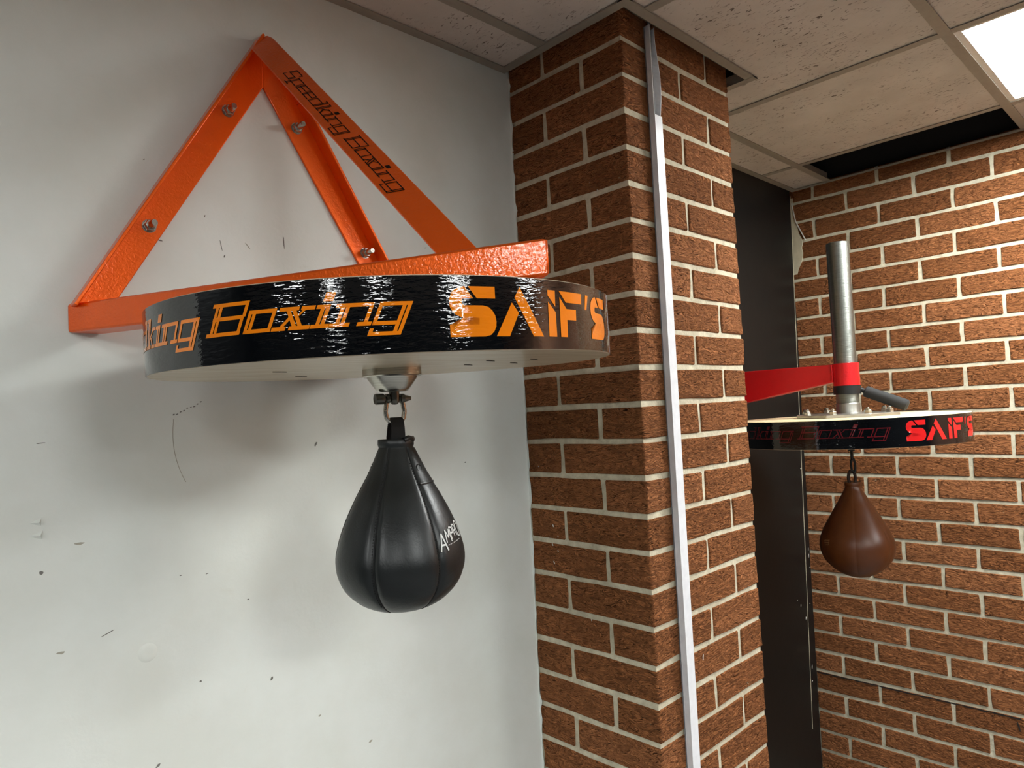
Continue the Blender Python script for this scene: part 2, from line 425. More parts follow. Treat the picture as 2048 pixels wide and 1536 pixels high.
bm = trim((OX1, OY0-.022), (OX1+.022, WY-.02)); box(bm, (OX1, OY0, CEIL), (OX1+.0015, WY, CEIL+.022)); finish('edge_trim', bm, 'grid', ceiling)

# ------------------------------------------------------------------ ceiling lights
LAB = ['square white LED panel light glowing above the right brick wall', 'LED ceiling panel far to the left, along the black wall', 'LED ceiling panel behind, next to the right brick wall',
       'LED ceiling panel behind the viewer, facing the white wall', 'LED ceiling panel behind to the left, second of its row', 'LED ceiling panel behind to the left, furthest from the brick wall', 'LED ceiling panel nearest to the back wall']
for (x, y), lab in zip(LIGHTS, LAB):
    zb = CEIL-.012 if (x, y) != LIGHTS[0] else CEIL+.002
    t = thing('ceiling_light', (x, y, zb), lab, 'light', 'ceiling LED panels')
    h = .300; q = .276
    bm = bmesh.new()
    for a, b in (((-h, -h), (h, -q)), ((-h, q), (h, h)), ((-h, -q), (-q, q)), ((q, -q), (h, q))):
        box(bm, (x+a[0], y+a[1], zb), (x+b[0], y+b[1], zb+.012))
    finish('frame', bm, 'frame', t)
    finish('housing', nbox((x-q-.004, y-q-.004, zb+.0121), (x+q+.004, y+q+.004, zb+(.0155 if (x, y) != LIGHTS[0] else .03))), 'frame', t)
    finish('diffuser', nbox((x-q, y-q, zb+.008), (x+q, y+q, zb+.011)), 'emit', t)

# ------------------------------------------------------------------ marks on the walls
def blot(name, c, axis, size, mat, parent, n=9, ang=0, asp=1, seed=0, thick=.0006):
    rnd = random.Random(seed); pts = []
    for i in range(n):
        a = 2*math.pi*i/n; r = rnd.uniform(.55, 1.1)
        u, v = math.cos(a)*r*size, math.sin(a)*r*size*asp
        u, v = u*math.cos(ang)-v*math.sin(ang), u*math.sin(ang)+v*math.cos(ang)
        pts.append((c[0]+u, c[1], c[2]+v) if axis == 'y' else (c[0], c[1]+u, c[2]+v))
    return finish(name, prism(pts, (0, -thick, 0) if axis == 'y' else (-thick, 0, 0)), mat, parent)
WM = [  # wall x, z, size, angle, aspect, material
    (.196, -.012, .009, .05, .12, 'scuff'), (.240, -.158, .012, -.1, .22, 'pale_scuff'), (.272, -.293, .013, .35, .09, 'scuff'), (.214, -.305, .010, 0, .3, 'pale_scuff'),
    (.193, -.190, .0048, .8, .9, 'scuff'), (.613, -.042, .0065, 1.1, .4, 'scuff'), (.515, -.43, .0055, .8, .6, 'scuff'), (.335, -.505, .0075, .6, .45, 'scuff'),
    (.415, -.235, .004, .1, .25, 'scuff'), (.375, -.23, .003, 0, .4, 'scuff'), (.48, -.29, .003, 0, .6, 'scuff'), (.40, -.40, .003, 0, .8, 'scuff'),
    (.96, -.105, .004, .4, .5, 'scuff'), (.91, -.36, .004, .4, .6, 'scuff'), (.60, -.52, .005, .3, .4, 'pale_scuff'), (.70, -.60, .006, .5, .5, 'pale_scuff'),
    (.36, .365, .004, .5, .5, 'scuff'), (.43, .345, .0035, 1.2, .4, 'scuff'), (.455, .30, .017, 1.75, .05, 'scuff'), (.460, .282, .0035, 1.2, .5, 'scuff'),
    (.50, .305, .010, -.9, .08, 'pale_scuff'), (.566, .32, .019, 1.6, .06, 'scuff'), (.54, .245, .004, 0, .6, 'scuff'), (.36, .295, .005, -.2, .4, 'scuff'),
    (.34, .42, .003, .5, .5, 'pale_scuff'), (.80, .45, .006, -.4, .3, 'pale_scuff'), (.88, .35, .004, .4, .4, 'pale_scuff'), (.75, .36, .005, .2, .3, 'pale_scuff'),
    (.30, .28, .004, .6, .3, 'pale_scuff'), (.395, .37, .008, .6, .2, 'pale_scuff'), (.64, .26, .004, 1, .4, 'pale_scuff')]
for i, (x, z, s, a, asp, mt) in enumerate(WM): blot('scuff_mark', (x, WY, z), 'y', s*.7, mt, wall_left, 9, a, asp, i)
for i in range(9):   # broken drag mark and curved hairline below the disc
    u = i/8; blot('scuff_mark', (.372+.042*u, WY, .020+.018*u+random.uniform(-.002, .002)), 'y', .0022, 'scuff', wall_left, 6, .4, .5, 40+i)
finish('hairline_crack', tube([(.372-.006*math.sin(u*2.2)+.02*u*u, WY+.0003, .014-.10*u) for u in [i/14 for i in range(15)]], .0007, 5), 'pale_scuff', wall_left)
# round dent and two torn chips
finish('dent', lathe([(.014, 0), (.0105, .0011), (.006, .0012), (0, .0005)], (.325, WY, -.335), (0, -1, 0), 24), 'wall', wall_left, smooth=60)
for z, s in ((-.121, .010), (-.139, .011)):
    bm = bmesh.new(); a = [(.181, z), (.181+s*1.4, z+s*.6), (.181+s*1.3, z-s*.5)]
    b = [bm.verts.new((x, WY-.0002, zz)) for x, zz in a]; c = bm.verts.new((.181+s*1.1, WY-.005, z)); bm.faces.new(b)
    for i in range(3): bm.faces.new((b[i], b[(i+1) % 3], c))
    finish('torn_chip', bm, 'wall', wall_left)
# ragged paint edge on the column joint
bm = bmesh.new(); prev = None
for i in range(90):
    z = CEIL-.01-i*.02; xx = .002+random.random()**3*.008
    cur = (bm.verts.new((CX0-.0012, WY+.001, z)), bm.verts.new((CX0-.0012, WY-xx, z)))
    if prev: bm.faces.new((prev[0], prev[1], cur[1], cur[0]))
    prev = cur
finish('paint_edge', bm, 'wall', wall_left)
for i, (x, z, s, a, asp) in enumerate([(2.60, -.27, .005, .3, .5), (2.618, -.575, .006, 1.4, .22), (2.618, -.60, .010, 1.45, .12), (2.622, -.645, .003, 0, .8), (2.50, -.74, .004, 0, .3), (2.525, -.765, .005, 1.4, .4),
                                         (2.56, -.82, .0065, 1.3, .5), (2.60, -.775, .003, 0, .5), (2.585, -1.005, .009, 1.4, .3), (2.578, -1.055, .005, .4, .6), (2.632, .025, .007, -.2, .4)]):
    blot('paint_chip', (x, WY, z), 'y', s, 'chip', wall_black, 8, a, asp, 70+i)
finish('bare_edge', tube([(2.664-.055*(u*2.0), WY-.0004, .78-2.0*u+.0) for u in [i/20 for i in range(21)]], .0011, 5), 'plaster', wall_black)
# torn plaster strip in the top corner of the brick wall
rnd = random.Random(3); L_, R_ = [], []
for i in range(16):
    u = i/15; z = .775-.30*u; wdt = .012+.028*min(1, max(0, (u-.25)*3))*(1 if u < .8 else (1-u)*5)
    L_.append((RX-.003, WY+.02, z)); R_.append((RX-.003, WY+.012-wdt+rnd.uniform(-.003, .003), z))
bm = bmesh.new()
a = [bm.verts.new(p) for p in L_]; b = [bm.verts.new(p) for p in R_]; c = [bm.verts.new((RX+.004, p[1]-.001, p[2])) for p in R_]
for i in range(15): bm.faces.new((a[i], a[i+1], b[i+1], b[i])); bm.faces.new((b[i], b[i+1], c[i+1], c[i]))
finish('plaster_strip', bm, 'plaster', wall_right)
finish('torn_paint', tube([(RX-.004, 1.158, .755), (RX-.005, 1.145, .68), (RX-.004, 1.112, .60)], .002, 6), 'chip', wall_right)
# crack under one bed joint
zc = Z0-COURSE*24-.006
bm = bmesh.new(); prev = None
for i in range(40):
    y = 1.18-i*.0165; h = .0015+.0035*abs(math.sin(i*.9+math.sin(i*2.1)))
    cur = (bm.verts.new((RX-.0012, y, zc+.001)), bm.verts.new((RX-.0012, y, zc-h)))
    if prev: bm.faces.new((prev[0], prev[1], cur[1], cur[0]))
    prev = cur
finish('crack', bm, 'crack', wall_right)
blot('crack', (RX-.001, .545, zc-.026), 'x', .016, 'crack', wall_right, 9, 1.35, .18, 5)

for i, (y, z, sz) in enumerate([(1.075, -.225, .003), (1.083, -.262, .004), (1.070, -.285, .0025), (1.088, -.305, .005), (1.072, -.318, .003), (1.086, -.345, .004), (1.09, -.375, .003), (.925, .475, .004), (.905, .455, .003), (.985, -.455, .003), (1.12, -.13, .002)]):
    blot('paint_speck', (CX0-.0004, y, z), 'x', sz, 'chip', column, 7, 1.2, .35, 90+i, .0008)
blot('paint_speck', (1.318, CY0-.0006, -.545), 'y', .008, 'chip', column, 8, 1.4, .22, 120)

# ------------------------------------------------------------------ cable trunking on the column
TX0, TX1, TY = 1.231, 1.2563, .8085
t = thing('cable_trunking', (TX0, TY, FLOOR), 'slim white plastic cable trunking running down the brick column', 'trunking')
bm = bmesh.new(); box(bm, (TX0, CY0-.0035, FLOOR), (TX1, CY0-.0015, .80)); box(bm, (TX0, TY, FLOOR), (TX0+.0015, CY0-.002, .80))
finish('channel', bm, 'pvc', t)
bm = bmesh.new(); prev = None      # right-hand lip, sprung outwards where the lid is missing
for i in range(25):
    z = .80-i*.2/24 if i < 24 else FLOOR
    bow = -.004+.013*math.sin(math.pi*min(1, max(0, (.775-z)/.20)))**1.3 if z > .59 else 0
    x = TX1-.0015+bow
    cur = [bm.verts.new((x, TY+.002, z)), bm.verts.new((x+.0013, TY+.002, z)), bm.verts.new((TX1, CY0-.002, z)), bm.verts.new((TX1-.0015, CY0-.002, z))]
    if prev:
        for a in range(4): bm.faces.new((prev[a], prev[(a+1) % 4], cur[(a+1) % 4], cur[a]))
    prev = cur
finish('lip', bm, 'pvc', t)
finish('lid', nbox((TX0-.0004, TY-.0016, FLOOR), (TX1+.001, TY+.0004, .607)), 'pvc', t)
finish('cable', tube([(TX0+.009, CY0-.008, .85), (TX0+.011, CY0-.008, .72), (TX0+.010, CY0-.008, .55)], .0035, 8), 'cable', t)

# ------------------------------------------------------------------ lettering
SL = .43
def R_(u0, u1, h0, h1): return [(u0, h0), (u1, h0), (u1, h1), (u0, h1)]
def glyph(ch, w, g):
    X, C, D = 22, 32, -10
    H = lambda a, b, h: R_(a, b, h, h+w)
    V = lambda a, h0, h1: R_(a, a+w, h0, h1)
    DB = lambda a, h0, h1: [V(a, h0, h1), V(a+w+g, h0, h1)]
    dw = 2*w+g
    if ch == 'B': return [H(0, 43, 0), H(0, 44, C-w), H(4, 42, 15), V(44-w, 17, C), V(42.5-w, 0, 17)] + DB(4.5, 0, C)
    if ch == 'o': return [H(0, 30, 0), H(0, 30, X-w), V(30-w, 0, X)] + DB(0, 0, X)
    if ch == 'x':
        q = w*1.15
        return [H(0, 14.4, 0), H(17.7, 38.5, 0), H(2, 22, X-w), H(24, 37.5, X-w), [(7, X), (7+q, X), (23+q, 0), (23, 0)], [(7+q+g*1.3, X), (7+2*q+g*1.3, X), (23+2*q+g*1.3, 0), (23+q+g*1.3, 0)],
                [(28, X), (28+q, X), (20+q, 13), (17.5+q, 12)], [(16, 9.5), (14, 12.5), (5, 0), (5+q, 0)]]
    if ch == 'i': return [H(0, 17.6, 0), H(0, 4.5+dw, X-w), R_(4, 13.5, 25, 33.5)] + DB(4.5, 0, X)
    if ch == 'n': return [H(0, 19.4, 0), H(26.5, 40, 0), H(.5, 36, X-w), V(36-w, 0, X)] + DB(5.5, 0, X)
    if ch == 'g': return [H(0, 31, X-w), H(0, 26, 0), V(0, 0, X), H(-.5, 31, D), V(-.5, D, D+7)] + DB(31-dw, D, X)
    if ch == 'k': return [H(0, 17, 0), H(0, 8, C-w), [(12, 8), (12, 12), (22, X), (27, X)], [(14, 12), (18, 12), (28, 0), (24, 0)], H(20, 31, 0), H(19, 30, X-w)] + DB(3.5, 0, C)
    if ch == 'S': return [H(0, 34, C-w), H(0, 34, 14), H(0, 34, 0), V(34-w, 23, C), V(0, 0, 9)] + DB(0, 14, C) + DB(34-dw, 0, 14+w)
    if ch == 'p': return [H(0, 30, 0), H(-2, 30, X-w), V(30-w, 0, X), H(-4, 13, D)] + DB(0, D, X)
    if ch == 'e': return [H(0, 29, 0), H(0, 30, X-w), H(0, 30, 9.5), V(30-w, 9.5, X)] + DB(0, 0, X)
    if ch == 'd': return [H(0, 31, 0), H(0, 31, X-w), V(0, 0, X), H(18, 30, C-w)] + DB(31-dw, 0, C)
PLACE = [('S', -1152), ('p', -1113), ('e', -1080), ('e', -1047), ('d', -1014), ('k', -979), ('i', -947), ('n', -930), ('g', -889),
         ('B', -842), ('o', -795), ('x', -764), ('i', -725), ('n', -707), ('g', -666)]
def speedking(w, g):
    out = []
    for ch, u0 in PLACE:
        for poly in glyph(ch, w, g): out.append([(u0+u+SL*h, 28+h) for u, h in poly])
    return out
SA = [(20.5, 50), (50, 50), (50, 38), (29.5, 38)]
SB = [(16.5, 50), (11, 49), (6, 46.5), (2.5, 43), (.3, 36), (1, 29), (3.5, 25), (7, 21.5), (14, 19), (34, 19), (37, 17.5), (37.5, 15.5), (36, 12.7), (33, 12), (0, 12), (0, 0), (37, 0), (43, 1.5), (47, 5), (49.5, 10), (50, 15),
      (49, 21), (46, 26), (42, 29.5), (36, 31), (16, 31), (13.5, 32.5), (13, 34.5), (14, 37.5), (17, 38), (25.5, 38)]
SAIFS = [[(x-591, h+14) for x, h in SA], [(x-591, h+14) for x, h in SB],
         [(-510.7, 65), (-517.7, 53.8), (-495.1, 14), (-480.6, 14)], [(-521.4, 48.7), (-513.3, 38), (-526, 14), (-541.6, 14)],
         [(-471.7, 64), (-459.6, 64), (-460.2, 46.5), (-471.7, 58)], [(-471.6, 51.5), (-460, 40.5), (-459.8, 14), (-472.3, 14)],
         [(-452.9, 64), (-408.2, 64), (-409.4, 52), (-441.4, 52)], [(-452.4, 57.5), (-440.6, 45), (-422, 45), (-422.8, 33), (-440.3, 33), (-441, 14), (-453, 14)],
         [(-398.5, 63.5), (-391.5, 63.5), (-397, 46.5), (-401.5, 46.5)],
         [(x-386, h+14) for x, h in SA], [(x-386, h+14) for x, h in SB]]
def flat_polys(polys):
    bm = bmesh.new()
    for poly in polys:
        a = sum(p[0]*q[1]-q[0]*p[1] for p, q in zip(poly, poly[1:]+poly[:1]))
        if a < 0: poly = poly[::-1]
        f = bm.faces.new([bm.verts.new((x, y, 0)) for x, y in poly])
    bmesh.ops.triangulate(bm, faces=bm.faces); return bm
def wrap(polys, C, ax, r, base_z, shift, name, mat, parent):
    """flat lettering in millimetres wrapped on the rim: x along the rim, y up the rim"""
    e1 = Vector((0, 1, 0)).cross(ax).normalized(); e2 = ax.cross(e1); bm = flat_polys(polys)
    xs = [v.co.x for v in bm.verts]; x = math.floor(min(xs)/8)*8
    while x < max(xs):
        bmesh.ops.bisect_plane(bm, geom=bm.verts[:]+bm.edges[:]+bm.faces[:], plane_co=(x, 0, 0), plane_no=(1, 0, 0)); x += 8
    uv = bm.loops.layers.uv.new('UVMap')
    for f in bm.faces:
        for l in f.loops: l[uv].uv = ((l.vert.co.x+shift)/1000, l.vert.co.y/1000)
    for v in bm.verts:
        th = (v.co.x+shift)/1000/.3
        p = C + ax*(base_z+v.co.y/1000) + r*(math.cos(th)*e1+math.sin(th)*e2); v.co = p
    for f in bm.faces: f.smooth = True
    return finish(name, bm, mat, parent, keep=True)
def rim(C, ax, r, z0, z1, name, mat, parent, n=160):
    e1 = Vector((0, 1, 0)).cross(ax).normalized(); e2 = ax.cross(e1); bm = bmesh.new(); uv = bm.loops.layers.uv.new('UVMap'); rows = []
    for rr, z in ((r-.002, z0), (r, z0), (r, z1), (r-.002, z1)):
        rows.append([bm.verts.new(C+ax*z+rr*(math.cos(2*math.pi*i/n)*e1+math.sin(2*math.pi*i/n)*e2)) for i in range(n)])
    zz = (z0-.002, z0, z1, z1+.002)
    for k in range(3):
        for i in range(n):
            f = bm.faces.new((rows[k][i], rows[k][(i+1) % n], rows[k+1][(i+1) % n], rows[k+1][i]))
            for l, (ii, kk) in zip(f.loops, ((i, k), (i+1, k), (i+1, k+1), (i, k+1))): l[uv].uv = (2*math.pi*ii/n*.3, zz[kk])
    return finish(name, bm, mat, parent, smooth=40, keep=True)

# ------------------------------------------------------------------ orange bracket platform on the white wall
D1 = Vector((.542, .8025, .1425)); AX1 = Vector((-.0227, -.011, 1)).normalized(); T1 = .076; RAD = .3003
plat = thing('speed_bag_platform', (.54, WY, .144), 'orange wall bracket with black rimmed round speed bag board lettered in orange', 'boxing platform')
CXB = .536                                     # centre line of the bracket
ZB0, ZB1 = .1435, .1855                        # arm underside, top
FL, DP, TK = .046, .034, .005                  # wall flange, projecting flange, thickness
def leg(sgn):
    # outer line on the wall from the foot to the apex
    foot = Vector((CXB-sgn*.302, ZB1-.004)); apex = Vector((CXB-sgn*.010, .672)); d = (apex-foot).normalized(); n_ = Vector((d.y, -d.x))*(1 if sgn > 0 else -1)
    top_in = Vector((CXB+sgn*.004, apex.y-.085)); P = lambda v, y: (v.x, y, v.y)
    bot_in = foot + n_*FL; bot_in = bot_in - d*((bot_in.y-foot.y)/d.y)
    # wall flange
    poly = [foot, apex, Vector((CXB, apex.y+.012)), Vector((CXB, apex.y-.082)), bot_in]
    bm = prism([P(v, WY-.0005) for v in poly], (0, -TK, 0))
    # projecting flange along the outer edge
    a, b = foot, apex
    if sgn < 0: b = foot + d*((apex-foot).length-.11)      # right leg: flange cut short under the strut
    i0, i1 = a+n_*TK, b+n_*TK
    if sgn < 0: pass
    prism([P(v, WY-TK) for v in (a, b, i1, i0)], (0, -(DP-TK), 0), bm)
    if sgn < 0:
        c = foot + d*((apex-foot).length-.02); j = c+n_*TK
        prism([(b.x, WY-TK, b.y), (c.x, WY-TK, c.y), (c.x, WY-TK-.012, c.y), (b.x, WY-DP, b.y)], (n_.x*TK, 0, n_.y*TK), bm)
    return finish('leg', bm, 'orange', plat, bevel=.0012)
leg(1); leg(-1)
TIP = Vector((.549, .503))
def arm(sgn):
    foot = Vector((CXB-sgn*.3045, WY-.001)); tip = TIP if sgn > 0 else TIP
    d = (tip-foot).normalized(); n_ = Vector((-d.y, d.x)) if sgn > 0 else Vector((d.y, -d.x)); Wd = .040
    # inner edge, mitred on the centre line at the tip and cut flat at the wall
    fi = Vector((foot.x+sgn*Wd/abs(d.y), foot.y)); ti = tip + Vector((0, Wd/abs(d.x)))
    poly = [foot, tip, ti, fi]
    bm = prism([(v.x, v.y, ZB0) for v in poly], (0, 0, ZB1-ZB0))
    return finish('arm', bm, 'orange', plat, bevel=.0035, seg=3)
arm(1); arm(-1)
# strut from the apex to the front of the arms
RA, RB = Vector((.536, 1.121, .674)), Vector((.536, .598, .1865)); sd = (RB-RA).normalized()
su = Vector((.76, -.446, .476)); su = (su-sd*su.dot(sd)).normalized(); sn = sd.cross(su)      # su: across the left flange, up to the ridge
if sn.x > 0: sn = -sn
def flange(mx):
    f = lambda v: Vector((2*.536-v.x, v.y, v.z)) if mx else v
    a0, b0 = RA-su*.0415, RB-su*.0415
    a0 = a0 + sd*((1.121-a0.y)/sd.y); b0 = b0 + sd*((.1865-b0.z)/sd.z)
    ra = RA+sd*.010
    return [f(v) for v in (a0, RA-su*.020, RA-su*.004+sd*.004, ra+sd*.012, RB, b0)], f
bm = bmesh.new()
for mx in (False, True):
    q, f = flange(mx); nrm = f(sn+Vector((0, 0, 0)))-f(Vector((0, 0, 0)))
    prism(q, -nrm*.0045, bm)
strut = finish('strut', bm, 'orange', plat, bevel=.0012)
S0 = RA + sd*.146 - su*.0305 + sn*.0006; sc = .000768
bm = flat_polys(speedking(2.2, 2.4))
for v in bm.verts: v.co = S0 + sd*((v.co.x+1152)*sc) + su*((v.co.y-28)*sc*.88)
finish('lettering', bm, 'black_print', strut, keep=True)
# four wall bolts with nuts
for x, z in ((.343, .314), (.472, .530), (.596, .531), (.729, .319)):
    c = Vector((x, WY-TK, z)); bm = lathe([(.0105, 0), (.0105, .0014)], c, (0, -1, 0), 24)
    lathe([(.0086, .0014), (.0092, .0028), (.0092, .0095), (.0078, .0108)], c, (0, -1, 0), 6, bm)
    lathe([(.0054, .0108), (.0054, .026), (.0044, .0278)], c, (0, -1, 0), 16, bm)
    finish('bolt', bm, 'steel', plat, smooth=30)
disc = finish('disc', lathe([(0, -T1), (RAD-.0022, -T1), (RAD-.0015, -T1+.0008), (RAD-.0015, -.001), (RAD-.0025, 0), (0, 0)], D1, AX1, 128), 'beech', plat, smooth=30)
rim(D1, AX1, RAD, -T1+.0008, -.0012, 'rim_band', 'band', disc)
wrap(speedking(3.7, 1.2), D1, AX1, RAD+.0004, -T1, 0, 'lettering', 'orange_print', disc)
wrap(SAIFS, D1, AX1, RAD+.0004, -T1, 0, 'lettering', 'orange_print', disc)
for i, (dx, dy) in enumerate([(.06, -.14), (.12, -.16), (.15, -.09), (-.15, .02), (.09, -.06), (-.05, .16)]):   # dark flecks in the veneer
    bm = prism([(D1.x+dx+a, D1.y+dy+b, D1.z-T1-.0227*-1*(dx+a)*1+.011*(dy+b)*1) for a, b in ((-.012, -.004), (0, -.002), (.011, .005), (0, .002))], (0, 0, -.0008))
    finish('veneer_fleck', bm, 'crack', disc)
# swivel under the board
CS = D1 - AX1*T1; ZS = CS.z; cs = Vector((CS.x+.001, CS.y, 0))
finish('swivel_flange', lathe([(0, .004), (.0402, .002), (.0405, -.010), (.0385, -.0115), (0, -.0115)], (cs.x, cs.y, ZS), (0, 0, 1), 64), 'steel', plat, smooth=30)
finish('swivel_cone', lathe([(0, -.011), (.0345, -.0112), (.034, -.0135), (.0235, -.028), (.0205, -.0312), (.018, -.032), (0, -.032)], (cs.x, cs.y, ZS), (0, 0, 1), 64), 'steel', plat, smooth=30)
ca, sa = math.cos(math.radians(-43.9-30)), math.sin(math.radians(-43.9-30))
PA = Vector((-ca, -sa, 0)).normalized()        # pin axis, head end (towards the eye, left)
PA = (-(Vector((cy, -sy, 0))*math.cos(.55)) + Vector((-sy, -cy, 0))*math.sin(.55)).normalized()
pc = Vector((cs.x+.002, cs.y, ZS-.0415))
bm = lathe([(.0072, .012), (.0072, -.001), (.0065, -.005), (.0035, -.008), (0, -.0085)], pc, (0, 0, 1), 24)
finish('swivel_eye', bm, 'darksteel', plat, smooth=35)
bm = rod(pc-PA*.020, pc+PA*.016, .0036, 16)
lathe([(.0072, .016), (.0076, .017), (.0076, .0265), (.0068, .028), (.0045, .028), (.004, .0272), (0, .0272)], pc, PA, 24, bm)
rod(pc-PA*.014, pc-PA*.024, .0055, 16, bm, .0028)
rod(pc+PA*.0085, pc+PA*.0125, .0068, 20, bm); rod(pc-PA*.0085, pc-PA*.0135, .0066, 20, bm)
finish('pin', bm, 'darksteel', plat, smooth=35)
pth = [pc+PA*.0105]
for i in range(0, 17):
    a = math.pi*i/16; pth.append(pc + PA*(.0150*math.cos(a)*(1.0 if 2 < i < 14 else .92)) + Vector((0, 0, -.017-.0165*math.sin(a))))
pth.append(pc-PA*.0105)
finish('shackle', tube(pth, .0034, 10), 'steel', plat, smooth=60)

# ------------------------------------------------------------------ black speed bag
ZT1 = -.0335; BX, BY = .5475, .8055
bag = thing('speed_bag', (BX, BY, -.2605), 'black leather speed bag with white print hanging under the orange bracket', 'speed bag')
PR1 = [(0, 90), (30, 96), (60, 110), (105, 130), (180, 166), (230, 195), (305, 238), (405, 288), (505, 329), (605, 357), (665, 363), (725, 354), (805, 318), (875, 250), (915, 180), (935, 110), (944, 50), (947, 0)]
def smooth_prof(pr, sc, n=64):
    out = []
    L = pr[-1][0]
    for i in range(n+1):
        h = L*math.sin(math.pi/2*i/n) if i > n*.55 else L*i/n*(math.sin(math.pi/2*.55)/.55)
        for (h0, r0), (h1, r1) in zip(pr, pr[1:]):
            if h0 <= h <= h1+1e-6: u = (h-h0)/(h1-h0); break
        i0 = pr.index((h0, r0)); p0 = pr[max(i0-1, 0)]; p3 = pr[min(i0+2, len(pr)-1)]
        m0 = (r1-p0[1])/max(1, h1-p0[0])*(h1-h0); m1 = (p3[1]-r0)/max(1, p3[0]-h0)*(h1-h0)
        if i0+2 >= len(pr): r = math.sqrt(max(0, r0*r0*(1-u)))
        else: r = (2*u**3-3*u*u+1)*r0+(u**3-2*u*u+u)*m0+(-2*u**3+3*u*u)*r1+(u**3-u*u)*m1
        out.append((max(r, 0)*sc, -h*sc))
    out[-1] = (0, -L*sc); return out
P1 = smooth_prof(PR1, .0002418)
A0 = math.degrees(math.atan2(-BY, -BX))-24.0      # first seam
def prof_at(P, z):
    for (r0, z0), (r1, z1) in zip(P, P[1:]):
        if z1 <= z <= z0: return r0+(r1-r0)*(z0-z)/max(1e-9, z0-z1)
    return P[0][0] if z > 0 else 0
def gore(P, cx, cy_, zt, a0, span, groove, n=14, zlo=None, lift=0, pw=8):
    bm = bmesh.new(); rows = []
    for r, z in P:
        if zlo is not None and z < zlo: break
        row = []
        for i in range(n+1):
            u = -1+2*i/n; u = math.copysign(abs(u)**.75, u); a = math.radians(a0+span*(u+1)/2)
            rr = r*(1-groove*abs(u)**pw)+lift
            row.append(bm.verts.new((cx+rr*math.cos(a), cy_+rr*math.sin(a), zt+z)))
        rows.append(row)
    for A, B in zip(rows, rows[1:]):
        for i in range(n):
            if (B[i].co-B[i+1].co).length < 1e-7: bm.faces.new((A[i], A[i+1], B[0]))
            else: bm.faces.new((A[i], A[i+1], B[i+1], B[i]))
    bmesh.ops.remove_doubles(bm, verts=bm.verts, dist=1e-6); return bm
for s in range(6): finish('panel', gore(P1, BX, BY, ZT1, A0+60*s, 60, .05, pw=11), 'bag', bag, smooth=80)
def sp_(P, cx, cy_, zt, a, z, lift): r = prof_at(P, z)*(.957)+lift; return Vector((cx+r*math.cos(a), cy_+r*math.sin(a), zt+z))
for s in range(6):
    a = math.radians(A0+60*s); zs = [-.008-.0035*i for i in range(62) if -.008-.0035*i > -.224]
    bm = tube([sp_(P1, BX, BY, ZT1, a, z, -.0002) for z in zs], .0011, 6)
    for z in zs[6:-4]:
        for da in (.030,):
            q = .0035; p = sp_(P1, BX, BY, ZT1, a-da*.07/max(.03, prof_at(P1, z)), z, .0012)
            p2 = sp_(P1, BX, BY, ZT1, a-da*.07/max(.03, prof_at(P1, z)), z-.0018, .0012); rod(p, p2, .0007, 5, bm)
    finish('seam', bm, 'thread', bag)
bm = lathe([(.0235, .0015), (.0245, .0005), (.0248, -.006), (.0236, -.0095), (.0215, -.0095), (.0205, .000)], (BX, BY, ZT1+.0015), (0.03, 0, 1), 40, closed=False); finish('collar', bm, 'bag', bag, smooth=60)
bm = tube([(BX+.0225*math.cos(math.radians(A0+60+d)), BY+.0225*math.sin(math.radians(A0+60+d)), ZT1+.0025+.0015*math.sin(d/9)) for d in range(-8, 60, 6)], .0038, 8); finish('collar_roll', bm, 'bag', bag, smooth=60)
finish('lace_flap', gore([q for q in P1 if q[1] <= -.009], BX, BY, ZT1, A0+60.5, 59, .03, 14, -.058, .0010), 'bag', bag, smooth=80)
bm = tube([sp_(P1, BX, BY, ZT1, math.radians(A0+61+d), -.0575, .0022) for d in range(0, 60, 4)], .0013, 6); finish('flap_edge', bm, 'bag', bag, smooth=60)
ec = sp_(P1, BX, BY, ZT1, math.radians(A0+60+16), -.037, .0022)
en = (ec-Vector((BX, BY, ec.z))).normalized()+Vector((0, 0, .35)); e1, e2, _ = frame_of(en)
finish('eyelet', tube([ec+.0052*(math.cos(i*.5236)*e1+math.sin(i*.5236)*e2) for i in range(12)], .0008, 6, closed=True), 'bag', bag, smooth=60)
# webbing loop: two bands joining over the shackle bow
bow_z = pc.z-.0335
bm = bmesh.new(); n_ = Vector((PA.y, -PA.x, 0)); rows = []
prof = [(-.007, ZT1-.012), (-.0085, ZT1+.006), (-.0075, bow_z-.006), (-.005, bow_z+.004), (0, bow_z+.0068), (.005, bow_z+.004), (.0075, bow_z-.006), (.0085, ZT1+.006), (.007, ZT1-.012)]
mid = Vector((pc.x+.001, pc.y, 0))
for off, z in prof:
    u = (z-ZT1)/(bow_z-ZT1); c0 = mid*max(0, u)+Vector((BX, BY, 0))*(1-max(0, u)) + n_*off; hw = .0105-.0015*max(0, u)
    rows.append([bm.verts.new(c0-PA*hw+Vector((0, 0, z))), bm.verts.new(c0+PA*hw+Vector((0, 0, z)))])
for A, B in zip(rows, rows[1:]): bm.faces.new((A[0], A[1], B[1], B[0]))
so = finish('strap', bm, 'web', bag); md = so.modifiers.new('thick', 'SOLIDIFY'); md.thickness = .0022; md.offset = 0
